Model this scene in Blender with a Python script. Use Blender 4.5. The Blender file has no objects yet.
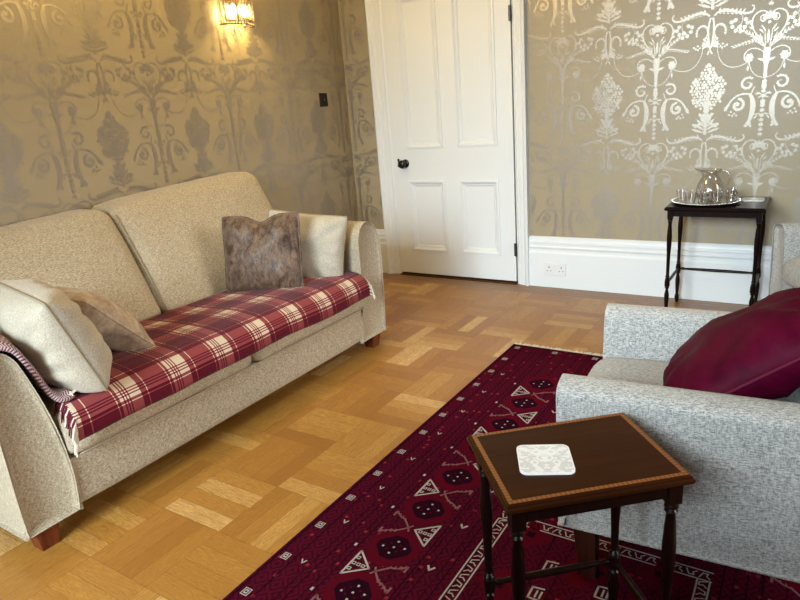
import bpy, bmesh, math, random
from mathutils import Vector, Matrix, noise
random.seed(7)
C = bpy.context.scene
COL = C.collection
PI = math.pi

# ------------------------------------------------------------------ camera
def cam_axes(pitch, roll, yaw):
    fwd = Vector((-math.sin(yaw), math.cos(yaw), 0)); right = Vector((math.cos(yaw), math.sin(yaw), 0)); up = Vector((0, 0, 1))
    f2 = fwd*math.cos(pitch) - up*math.sin(pitch); u2 = up*math.cos(pitch) + fwd*math.sin(pitch)
    r3 = right*math.cos(roll) + u2*math.sin(roll); u3 = -right*math.sin(roll) + u2*math.cos(roll)
    return r3, u3, f2
r3, u3, f2 = cam_axes(.29867, -.0816, .59165)
cd = bpy.data.cameras.new('camera'); cam = bpy.data.objects.new('camera', cd); COL.objects.link(cam)
M = Matrix.Identity(4)
for i in range(3):
    M[i][0] = r3[i]; M[i][1] = u3[i]; M[i][2] = -f2[i]
M[2][3] = 1.25
cam.matrix_world = M
cd.sensor_width = 36; cd.lens = 36*628/800; cd.clip_start = .05
C.camera = cam

# ------------------------------------------------------------------ light
w = bpy.data.worlds.new('world'); C.world = w; w.use_nodes = True
bg = w.node_tree.nodes['Background']; bg.inputs[0].default_value = (.62, .78, 1, 1); bg.inputs[1].default_value = .6

def area(name, loc, direction, sx, sy, power, col, spread):
    l = bpy.data.lights.new(name, 'AREA'); l.shape = 'RECTANGLE'; l.size = sx; l.size_y = sy
    l.energy = power; l.color = col; l.spread = math.radians(spread)
    o = bpy.data.objects.new(name, l); COL.objects.link(o); o.location = loc
    o.rotation_euler = Vector(direction).to_track_quat('-Z', 'Y').to_euler()
    return o
def point(name, loc, power, col, r=.05):
    l = bpy.data.lights.new(name, 'POINT'); l.energy = power; l.color = col; l.shadow_soft_size = r
    o = bpy.data.objects.new(name, l); COL.objects.link(o); o.location = loc
    return o
WIN = (-1.9, .5, .80, 2.25)          # window opening x0 x1 z0 z1 in the wall behind the camera
WY = -2.1
area('window_daylight', (-.7, WY-.22, 1.80), (.02, 1, -.50), 2.3, 1.4, 110, (.76, .92, 1.0), 70)
area('window_sky_glow', (-.7, WY-.20, 1.60), (0, 1, 0), 2.3, 1.5, 26, (.76, .92, 1.0), 170)
RWIN = (1.25, 3.25, .80, 2.25)           # unseen window added in the right-hand wall, y0 y1 z0 z1
area('added_side_fill', (2.78, 2.2, 1.75), (-1, -.12, -.46), 1.8, 1.35, 20, (1.0, .96, .88), 52)  # unseen source, added to light the sofa front
LAMP = (1.0, .69, .22)
point('ceiling_lamp_light', (-2.0, 2.30, 2.30), 39, LAMP, .12)
point('ceiling_lamp_light', (-2.0, -.4, 2.30), 12, LAMP, .12)

C.view_settings.view_transform = 'Standard'; C.view_settings.look = 'None'
C.view_settings.gamma = 1; C.view_settings.use_curve_mapping = False
C.view_settings.exposure = 0.0

# ------------------------------------------------------------------ helpers
def srgb(r, g, b):
    f = lambda c: (c/255/12.92) if c/255 <= .04045 else ((c/255+.055)/1.055)**2.4
    return (f(r), f(g), f(b), 1)

def thing(name, label, cat, loc=(0, 0, 0), rz=0, group=None):
    o = bpy.data.objects.new(name, None); COL.objects.link(o); o.empty_display_size = .1
    o.location = loc; o.rotation_euler = (0, 0, rz); o['label'] = label; o['category'] = cat
    if group: o['group'] = group
    return o
def tag(o, label, cat, group=None):
    o['label'] = label; o['category'] = cat
    if group: o['group'] = group
    return o

class MB:
    """collects shapes into one mesh"""
    def __init__(s): s.v = []; s.f = []; s.m = []; s.uv = []
    def add(s, vs, fs, mi=0, uv=None):
        b = len(s.v); s.v += [tuple(x) for x in vs]
        s.f += [tuple(i+b for i in f) for f in fs]; s.m += [mi]*len(fs)
        s.uv += list(uv) if uv else [(0, 0)]*len(vs)
        return s
    def box(s, x0, x1, y0, y1, z0, z1, mi=0):
        vs = [(x, y, z) for z in (z0, z1) for y in (y0, y1) for x in (x0, x1)]
        fs = [(0, 2, 3, 1), (4, 5, 7, 6), (0, 1, 5, 4), (2, 6, 7, 3), (0, 4, 6, 2), (1, 3, 7, 5)]
        return s.add(vs, fs, mi)
    def lathe(s, prof, cx=0, cy=0, n=20, mi=0, cap=True):
        vs = []; fs = []
        for r, z in prof:
            for k in range(n):
                a = 2*PI*k/n; vs.append((cx+r*math.cos(a), cy+r*math.sin(a), z))
        for i in range(len(prof)-1):
            for k in range(n):
                k2 = (k+1) % n; fs.append((i*n+k, i*n+k2, (i+1)*n+k2, (i+1)*n+k))
        if cap:
            fs.append(tuple(reversed(range(n)))); fs.append(tuple((len(prof)-1)*n+k for k in range(n)))
        return s.add(vs, fs, mi)
    def tube(s, pts, r, n=8, closed=False, mi=0, uvscale=None):
        pts = [Vector(p) for p in pts]; N = len(pts); vs = []; fs = []; uv = []
        prev = None; L = 0
        for i, p in enumerate(pts):
            if closed: t = pts[(i+1) % N]-pts[i-1]
            else: t = pts[min(i+1, N-1)]-pts[max(i-1, 0)]
            t = t.normalized() if t.length > 1e-9 else Vector((0, 0, 1))
            if prev is None:
                a = Vector((0, 0, 1)) if abs(t.z) < .9 else Vector((1, 0, 0))
            else: a = prev
            a = (a-t*a.dot(t)).normalized(); b = t.cross(a); prev = a
            rr = r[i] if isinstance(r, (list, tuple)) else r
            if i: L += (p-pts[i-1]).length
            for k in range(n):
                an = 2*PI*k/n; vs.append(p+a*math.cos(an)*rr+b*math.sin(an)*rr); uv.append((L, k/n))
        M_ = N if closed else N-1
        for i in range(M_):
            j = (i+1) % N
            for k in range(n):
                k2 = (k+1) % n; fs.append((i*n+k, i*n+k2, j*n+k2, j*n+k))
        if not closed:
            fs.append(tuple(reversed(range(n)))); fs.append(tuple((N-1)*n+k for k in range(n)))
        return s.add(vs, fs, mi, uv)
    def extrude_yz(s, prof, x0, x1, r=.015, seg=4, mi=0):
        """closed (y,z) profile extruded along x, ends rounded by insetting"""
        n = len(prof); cy = sum(p[0] for p in prof)/n; cz = sum(p[1] for p in prof)/n
        nr = []
        for i in range(n):
            a = Vector(prof[i-1]); b = Vector(prof[(i+1) % n]); t = (b-a).normalized(); nn = Vector((t.y, -t.x))
            if nn.dot(Vector(prof[i])-Vector((cy, cz))) < 0: nn = -nn
            nr.append(nn)
        loops = []
        for k in range(seg+1):
            a = PI/2*k/seg; loops.append((x0+r*(1-math.sin(a)), r*(1-math.cos(PI/2-a))))
        mid = [(x0+(x1-x0)*t, 0) for t in (.25, .5, .75)]
        ends = [(x1-(x-x0), ins) for x, ins in reversed(loops)]
        loops = loops+mid+ends
        vs = []; fs = []
        for x, ins in loops:
            for i, p in enumerate(prof): vs.append((x, p[0]-nr[i].x*ins, p[1]-nr[i].y*ins))
        for l in range(len(loops)-1):
            for i in range(n):
                j = (i+1) % n; fs.append((l*n+i, l*n+j, (l+1)*n+j, (l+1)*n+i))
        fs.append(tuple(range(n))); fs.append(tuple(reversed([(len(loops)-1)*n+i for i in range(n)])))
        return s.add(vs, fs, mi)
    def build(s, name, mats, parent=None, smooth=True, angle=40, bevel=0, sub=0, xf=None, seg=2):
        me = bpy.data.meshes.new(name)
        vs = [xf @ Vector(v) for v in s.v] if xf else s.v
        me.from_pydata([tuple(v) for v in vs], [], s.f)
        ms = mats if isinstance(mats, (list, tuple)) else [mats]
        for m in ms: me.materials.append(m)
        uvl = me.uv_layers.new(name='UVMap')
        li = [0]*len(me.loops); me.loops.foreach_get('vertex_index', li)
        flat = []
        for i in li: flat += s.uv[i]
        uvl.data.foreach_set('uv', flat)
        me.polygons.foreach_set('material_index', s.m)
        bm = bmesh.new(); bm.from_mesh(me)
        bmesh.ops.recalc_face_normals(bm, faces=bm.faces)
        bm.to_mesh(me); bm.free()
        if smooth:
            me.polygons.foreach_set('use_smooth', [True]*len(me.polygons))
            try: me.set_sharp_from_angle(angle=math.radians(angle))
            except Exception: pass
        o = bpy.data.objects.new(name, me); COL.objects.link(o)
        if parent: o.parent = parent
        if bevel:
            b = o.modifiers.new('bevel', 'BEVEL'); b.width = bevel; b.segments = seg; b.limit_method = 'ANGLE'; b.angle_limit = math.radians(40)
        if sub:
            q = o.modifiers.new('sub', 'SUBSURF'); q.levels = sub; q.render_levels = sub
        return o
def flatmesh(name, mb, mats, parent=None):
    """like build, but keeps face directions (surface patterns)"""
    return mb.build(name, mats, parent, smooth=False)

# ------------------------------------------------------------------ materials
class NT:
    def __init__(s, name):
        s.m = bpy.data.materials.new(name); s.m.use_nodes = True; s.t = s.m.node_tree; s.n = s.t.nodes; s.l = s.t.links
        s.b = s.n['Principled BSDF']
    def new(s, typ, **kw):
        n = s.n.new(typ)
        for k, v in kw.items(): setattr(n, k, v)
        return n
    def put(s, sock, v):
        if hasattr(v, 'is_linked') or hasattr(v, 'links'): s.l.new(v, sock)
        else: sock.default_value = v
    def math(s, op, a, b=None, c=None):
        n = s.new('ShaderNodeMath', operation=op); s.put(n.inputs[0], a)
        if b is not None: s.put(n.inputs[1], b)
        if c is not None: s.put(n.inputs[2], c)
        return n.outputs[0]
    def mix(s, f, a, b, bt='MIX'):
        n = s.new('ShaderNodeMix', data_type='RGBA', blend_type=bt); s.put(n.inputs[0], f); s.put(n.inputs[6], a); s.put(n.inputs[7], b)
        return n.outputs[2]
    def coord(s, which='Object', scale=None):
        n = s.new('ShaderNodeTexCoord'); o = n.outputs[which]
        if scale is not None:
            m = s.new('ShaderNodeMapping'); s.l.new(o, m.inputs[0]); m.inputs['Scale'].default_value = scale; o = m.outputs[0]
        return o
    def noise(s, vec, scale, detail=3, rough=.5, dist=0):
        n = s.new('ShaderNodeTexNoise'); s.l.new(vec, n.inputs['Vector']); n.inputs['Scale'].default_value = scale
        n.inputs['Detail'].default_value = detail; n.inputs['Roughness'].default_value = rough; n.inputs['Distortion'].default_value = dist
        return n.outputs['Fac']
    def ramp(s, f, stops):
        n = s.new('ShaderNodeValToRGB'); s.l.new(f, n.inputs[0]); cr = n.color_ramp
        while len(cr.elements) < len(stops): cr.elements.new(.5)
        for e, (p, c) in zip(cr.elements, stops): e.position = p; e.color = c
        return n.outputs[0]
    def bump(s, h, strength=.3, dist=.01):
        n = s.new('ShaderNodeBump'); s.l.new(h, n.inputs['Height']); n.inputs['Strength'].default_value = strength
        n.inputs['Distance'].default_value = dist; s.l.new(n.outputs[0], s.b.inputs['Normal'])
    def set(s, **kw):
        for k, v in kw.items(): s.put(s.b.inputs[k.replace('_', ' ')], v)
        return s.m

def plain(name, col, rough=.5, metal=0, **kw):
    t = NT(name); t.b.inputs['Base Color'].default_value = col; t.b.inputs['Roughness'].default_value = rough; t.b.inputs['Metallic'].default_value = metal
    for k, v in kw.items(): t.b.inputs[k.replace('_', ' ')].default_value = v
    return t.m

def fabric(name, c1, c2, st=(2.6, 1, 3.2), scale=130, bump=.5, rough=.95):
    """slubby woven upholstery: crossed short threads"""
    t = NT(name); co = t.coord('Object')
    def thread(sc, s):
        m = t.new('ShaderNodeMapping'); t.l.new(co, m.inputs[0]); m.inputs['Scale'].default_value = sc
        return t.noise(m.outputs[0], s, 2, .6)
    a = thread(st, scale); b = thread((3, 3, .7), scale)
    h = t.math('ADD', t.math('MULTIPLY', a, .65), t.math('MULTIPLY', b, .35))
    col = t.ramp(h, [(.38, c2), (.62, c1)])
    big = t.noise(co, 4, 3)
    col = t.mix(t.math('MULTIPLY', big, .12), col, c2)
    t.set(Base_Color=col, Roughness=rough, Specular_IOR_Level=.15, Sheen_Weight=.15)
    t.bump(h, bump, .004)
    return t.m

M_sofa = fabric('beige_weave', srgb(204, 190, 166), srgb(126, 112, 90), (4, .8, 4.2), 120, .6)
M_chair = fabric('daylit_beige_weave', srgb(204, 202, 197), srgb(120, 119, 118), (.9, 4, 4), 115, .6)  # same fabric as the sofa, cool daylight tint put into its colour
M_pip = plain('piping_beige', srgb(146, 133, 112), .95, 0, Specular_IOR_Level=.1)
M_cream = fabric('cream_linen', srgb(200, 191, 174), srgb(150, 139, 121), (2.2, 1.4, 3), 170, .4)
M_pipg = plain('daylit_piping', srgb(128, 126, 122), .95, 0, Specular_IOR_Level=.1)  # armchair piping, greyed in colour for the daylight too

def velvet(name, dark, light, sheen, rough=.6, scale=22, amt=.5, streak=(1, 1, 1), spec=.3):
    t = NT(name); co = t.coord('Object', streak)
    n1 = t.noise(co, scale, 6, .7, .6); n2 = t.noise(co, scale*6, 4, .7)
    h = t.math('ADD', t.math('MULTIPLY', n1, .65), t.math('MULTIPLY', n2, .35))
    col = t.ramp(h, [(.5-.12*(1/amt)*.5, dark), (.5+.12*(1/amt)*.5, light)])
    t.set(Base_Color=col, Roughness=rough, Sheen_Weight=sheen, Sheen_Roughness=.35, Specular_IOR_Level=spec)
    t.bump(h, .25, .004)
    return t.m
M_velvet = velvet('crushed_brown_velvet', srgb(58, 41, 30), srgb(124, 101, 84), .25, .5, 34, .6, (1, 1, .35))
M_taupe = velvet('taupe_velvet', srgb(146, 124, 104), srgb(196, 178, 154), .35, .5, 14, .5)
M_burg = velvet('burgundy_satin_velvet', srgb(60, 1, 25), srgb(80, 3, 34), .0, .55, 7, .6, spec=.06)
M_burgpip = plain('burgundy_piping', srgb(88, 18, 42), .7, 0, Specular_IOR_Level=.15)

def mahogany(name, c1, c2, rough=.3, axis=(1, 1, 1), coat=.0):
    t = NT(name); co = t.coord('Object', axis)
    n = t.noise(co, 40, 4, .6, .4)
    t.set(Base_Color=t.ramp(n, [(.3, c1), (.7, c2)]), Roughness=rough, Specular_IOR_Level=.14, Coat_Weight=coat, Coat_Roughness=.2)
    return t.m
M_mahog = mahogany('dark_mahogany', srgb(13, 5, 4), srgb(27, 11, 8), .3, (1, 1, .1))
M_mahogtop = mahogany('mahogany_top', srgb(36, 14, 4), srgb(54, 25, 9), .3, (.08, 1, 1), .0)
M_foot = mahogany('sofa_foot_wood', srgb(84, 40, 20), srgb(120, 62, 34), .4, (1, 1, .1))
M_dfoot = mahogany('dark_foot_wood', srgb(40, 18, 12), srgb(66, 30, 20), .4, (1, 1, .1))
def inlay_mat():
    t = NT('satinwood_inlay'); co = t.coord('UV')
    sep = t.new('ShaderNodeSeparateXYZ'); t.l.new(co, sep.inputs[0])
    wv = t.math('FRACT', t.math('MULTIPLY', sep.outputs[0], 110))
    st = t.math('GREATER_THAN', wv, .5)
    t.set(Base_Color=t.mix(st, srgb(138, 86, 40), srgb(108, 60, 26)), Roughness=.35)
    return t.m
M_inlay = inlay_mat()

M_white = plain('white_gloss_paint', srgb(227, 230, 232), .38)
M_socket = plain('white_plastic', srgb(226, 226, 228), .35)
M_black = plain('black_iron', srgb(14, 13, 13), .3)
M_dark = plain('dark_slot', srgb(12, 10, 10), .8)
M_brass = plain('warm_chrome', srgb(200, 170, 120), .2, 1)
M_silver = plain('silver_plate', srgb(190, 188, 182), .22, 1)
def thin_glass(name, k0, k1, rough=.05):
    t = NT(name); tr = t.new('ShaderNodeBsdfTransparent'); gl = t.new('ShaderNodeBsdfGlossy'); gl.inputs['Roughness'].default_value = rough
    lw = t.new('ShaderNodeLayerWeight'); lw.inputs['Blend'].default_value = .35
    f = t.math('ADD', k0, t.math('MULTIPLY', lw.outputs['Facing'], k1)); mx = t.new('ShaderNodeMixShader')
    t.l.new(f, mx.inputs[0]); t.l.new(tr.outputs[0], mx.inputs[1]); t.l.new(gl.outputs[0], mx.inputs[2])
    t.l.new(mx.outputs[0], t.n['Material Output'].inputs[0]); return t.m
M_glass = thin_glass('clear_glass', .11, .6)
M_crystal = plain('crystal_glass', (1, .96, .86, 1), .08, 0, Transmission_Weight=1.0, IOR=1.5)
tb = NT('lit_bulb'); tb.set(Emission_Color=(1, .70, .36, 1), Emission_Strength=40.0, Base_Color=(1, .9, .7, 1)); M_bulb = tb.m

# wallpaper
def paper():
    t = NT('wallpaper_taupe'); n = t.noise(t.coord('Object'), 900, 2)
    t.set(Base_Color=t.ramp(n, [(.3, srgb(159, 145, 119)), (.7, srgb(167, 153, 127))]), Roughness=.42, Specular_IOR_Level=.45)
    return t.m
M_paper = paper()
M_foil = plain('wallpaper_silver_ink', srgb(159, 149, 136), .39, .60)

# floor
def parquet():
    t = NT('oak_parquet'); co = t.coord('Object'); sep = t.new('ShaderNodeSeparateXYZ'); t.l.new(co, sep.inputs[0])
    s = .2725
    x = t.math('DIVIDE', t.math('ADD', sep.outputs[0], 1.486+s*20), s); y = t.math('DIVIDE', t.math('SUBTRACT', sep.outputs[1], 1.6125-s*40), s)
    bx = t.math('FLOOR', x); by = t.math('FLOOR', y); fx = t.math('FRACT', x); fy = t.math('FRACT', y)
    par = t.math('SUBTRACT', 1.0, t.math('MODULO', t.math('ADD', bx, by), 2.0))       # 1: strips along y
    inv = t.math('SUBTRACT', 1.0, par)
    # strip coordinate (across) and along
    ac = t.math('ADD', t.math('MULTIPLY', fx, par), t.math('MULTIPLY', fy, inv))
    al = t.math('ADD', t.math('MULTIPLY', fy, par), t.math('MULTIPLY', fx, inv))
    NS = 4.0
    st = t.math('FLOOR', t.math('MULTIPLY', ac, NS)); fs = t.math('FRACT', t.math('MULTIPLY', ac, NS))
    idv = t.new('ShaderNodeCombineXYZ'); t.l.new(bx, idv.inputs[0]); t.l.new(by, idv.inputs[1]); t.l.new(st, idv.inputs[2])
    wn = t.new('ShaderNodeTexWhiteNoise', noise_dimensions='3D'); t.l.new(idv.outputs[0], wn.inputs['Vector'])
    r = wn.outputs['Value']
    base = t.ramp(r, [(0, srgb(148, 98, 36)), (.25, srgb(168, 118, 48)), (.55, srgb(182, 134, 60)), (.8, srgb(198, 152, 78)), (.97, srgb(222, 184, 118))])
    # grain
    gv = t.new('ShaderNodeCombineXYZ')
    t.l.new(t.math('ADD', t.math('MULTIPLY', al, .9), t.math('MULTIPLY', r, 37.0)), gv.inputs[0])
    t.l.new(t.math('ADD', t.math('MULTIPLY', ac, 9.0), t.math('MULTIPLY', r, 91.0)), gv.inputs[1])
    g1 = t.noise(gv.outputs[0], 1.3, 4, .55, .8)
    rings = t.math('ABSOLUTE', t.math('SUBTRACT', t.math('FRACT', t.math('MULTIPLY', g1, 14.0)), .5))
    gv2 = t.new('ShaderNodeCombineXYZ')
    t.l.new(t.math('ADD', t.math('MULTIPLY', al, 3.0), t.math('MULTIPLY', r, 11.0)), gv2.inputs[0]); t.l.new(t.math('MULTIPLY', ac, 70.0), gv2.inputs[1])
    g2 = t.ramp(t.noise(gv2.outputs[0], 1.5, 3, .6), [(.36, (0, 0, 0, 1)), (.64, (1, 1, 1, 1))])
    col = t.mix(t.math('MULTIPLY', t.math('SUBTRACT', .5, rings), 1.25), base, srgb(128, 78, 30))
    col = t.mix(t.math('MULTIPLY', g2, .55), col, srgb(138, 88, 38))
    # joints
    e1 = t.math('LESS_THAN', t.math('MINIMUM', fs, t.math('SUBTRACT', 1.0, fs)), .018)
    e2 = t.math('LESS_THAN', t.math('MINIMUM', al, t.math('SUBTRACT', 1.0, al)), .006)
    e = t.math('MAXIMUM', e1, e2)
    col = t.mix(t.math('MULTIPLY', e, .38), col, srgb(84, 48, 20))
    # plain border boards round the room with a thin dark line
    yb = sep.outputs[1]
    bord = t.math('GREATER_THAN', yb, 3.80)
    bn = t.noise(t.coord('Object', (1.2, 26, 1)), 5, 4, .6)
    bcol = t.ramp(bn, [(.3, srgb(112, 74, 40)), (.7, srgb(160, 114, 66))])
    l1 = t.math('LESS_THAN', t.math('ABSOLUTE', t.math('SUBTRACT', t.math('FRACT', t.math('MULTIPLY', t.math('SUBTRACT', yb, 3.80), 22.0)), .06)), .07)
    bcol = t.mix(t.math('MULTIPLY', l1, .75), bcol, srgb(50, 28, 14))
    col = t.mix(bord, col, bcol)
    t.set(Base_Color=col, Roughness=t.math('ADD', .30, t.math('MULTIPLY', g2, .15)), Specular_IOR_Level=.5)
    t.bump(t.math('SUBTRACT', 1.0, e), .2, .001)
    return t.m
M_parq = parquet()

# rug ground
def rug_mat():
    t = NT('rug_pile'); co = t.coord('Object'); sep = t.new('ShaderNodeSeparateXYZ'); t.l.new(co, sep.inputs[0])
    x, y = sep.outputs[0], sep.outputs[1]
    q = .011
    qx = t.math('FLOOR', t.math('DIVIDE', x, q)); qy = t.math('FLOOR', t.math('DIVIDE', y, q))
    v = t.new('ShaderNodeCombineXYZ'); t.l.new(qx, v.inputs[0]); t.l.new(qy, v.inputs[1])
    wn = t.new('ShaderNodeTexWhiteNoise', noise_dimensions='3D'); t.l.new(v.outputs[0], wn.inputs['Vector'])
    # small repeated lattice of dark lozenges in bands
    sx = t.math('ABSOLUTE', t.math('SUBTRACT', t.math('FRACT', t.math('DIVIDE', x, .058)), .5))
    sy = t.math('ABSOLUTE', t.math('SUBTRACT', t.math('FRACT', t.math('DIVIDE', y, .064)), .5))
    d = t.math('FRACT', t.math('MULTIPLY', t.math('ADD', sx, sy), 3.0))
    dark = t.math('LESS_THAN', d, .45)
    lines = t.math('LESS_THAN', t.math('FRACT', t.math('DIVIDE', x, .058)), .10)
    k = t.math('MAXIMUM', t.math('MULTIPLY', dark, .75), lines)
    k = t.math('MULTIPLY', k, t.math('ADD', .55, t.math('MULTIPLY', wn.outputs['Value'], .5)))
    col = t.mix(k, srgb(78, 15, 32), srgb(32, 10, 20))
    # pinkish flecks
    fl = t.math('GREATER_THAN', wn.outputs['Value'], .985)
    col = t.mix(t.math('MULTIPLY', fl, .6), col, srgb(150, 50, 50))
    n = t.noise(co, 420, 3)
    col = t.mix(t.math('MULTIPLY', n, .30), col, srgb(56, 10, 24))
    t.set(Base_Color=col, Roughness=1.0, Specular_IOR_Level=.0)
    t.bump(n, .5, .004)
    return t.m
M_rug = rug_mat()
M_rugw = plain('rug_ivory_wool', srgb(160, 152, 146), 1.0, 0, Specular_IOR_Level=0.0)
M_rugp = plain('rug_rose_wool', srgb(122, 78, 80), 1.0, 0, Specular_IOR_Level=0.0)
M_rugr = plain('rug_red_wool', srgb(76, 11, 25), 1.0, 0, Specular_IOR_Level=0.0)
M_rugd = plain('rug_indigo_wool', srgb(34, 9, 21), 1.0, 0, Specular_IOR_Level=0.0)
M_fringe = plain('fringe_cotton', srgb(214, 204, 186), .95)

# plaid throw
def plaid():
    t = NT('tartan_wool'); uv = t.coord('UV'); sep = t.new('ShaderNodeSeparateXYZ'); t.l.new(uv, sep.inputs[0])
    def bands(c, per, off):
        f = t.math('FRACT', t.math('ADD', t.math('DIVIDE', c, per), off))
        wide = t.math('MULTIPLY', t.math('GREATER_THAN', f, .55), t.math('LESS_THAN', f, .93))
        def line(a, wd): return t.math('LESS_THAN', t.math('ABSOLUTE', t.math('SUBTRACT', f, a)), wd)
        # burgundy pin lines within the cream band, cream pin lines in the burgundy
        cut = t.math('ADD', line(.62, .012), t.math('ADD', line(.67, .012), line(.72, .012)))
        pin = t.math('ADD', line(.49, .008), line(.05, .008))
        return t.math('MINIMUM', t.math('MAXIMUM', t.math('SUBTRACT', wide, cut), pin), 1.0)
    a = t.math('MAXIMUM', bands(sep.outputs[0], .207, .474), 0.0); b = t.math('MAXIMUM', bands(sep.outputs[1], .19, .27), 0.0)
    mixv = t.math('MULTIPLY', t.math('ADD', a, b), .5)
    col = t.ramp(mixv, [(0, srgb(84, 3, 24)), (.5, srgb(136, 60, 60)), (1.0, srgb(206, 190, 166))])
    m = t.new('ShaderNodeMapping'); t.l.new(uv, m.inputs[0]); m.inputs['Scale'].default_value = (1, 1, 1)
    n = t.noise(m.outputs[0], 700, 2)
    col = t.mix(t.math('MULTIPLY', n, .25), col, srgb(70, 10, 24))
    t.set(Base_Color=col, Roughness=.95, Sheen_Weight=.1, Specular_IOR_Level=.1); t.bump(n, .5, .003)
    return t.m
M_plaid = plaid()
def herring():
    t = NT('herringbone_wool'); uv = t.coord('UV'); sep = t.new('ShaderNodeSeparateXYZ'); t.l.new(uv, sep.inputs[0])
    tri = t.math('PINGPONG', t.math('DIVIDE', sep.outputs[0], .016), 1.0)
    f = t.math('FRACT', t.math('ADD', t.math('DIVIDE', sep.outputs[1], .010), tri))
    st = t.math('GREATER_THAN', f, .52)
    pk = t.ramp(sep.outputs[1], [(.05, srgb(88, 60, 80)), (.16, srgb(112, 62, 72))])
    t.set(Base_Color=t.mix(st, pk, srgb(190, 174, 172)), Roughness=.95, Specular_IOR_Level=.1)
    t.bump(st, .3, .002)
    return t.m
M_herr = herring()

def coaster_mat():
    t = NT('coaster_damask'); co = t.coord('Object'); sep = t.new('ShaderNodeSeparateXYZ'); t.l.new(co, sep.inputs[0])
    ax = t.math('ABSOLUTE', sep.outputs[0]); v = t.new('ShaderNodeCombineXYZ'); t.l.new(ax, v.inputs[0]); t.l.new(sep.outputs[1], v.inputs[1])
    n = t.noise(v.outputs[0], 55, 1, .4, 2.2)
    k = t.math('GREATER_THAN', n, .5)
    t.set(Base_Color=t.mix(k, srgb(228, 230, 232), srgb(203, 206, 208)), Roughness=.3)
    return t.m
M_coast = coaster_mat()
M_coastedge = plain('coaster_white', srgb(236, 237, 238), .35)

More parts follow.
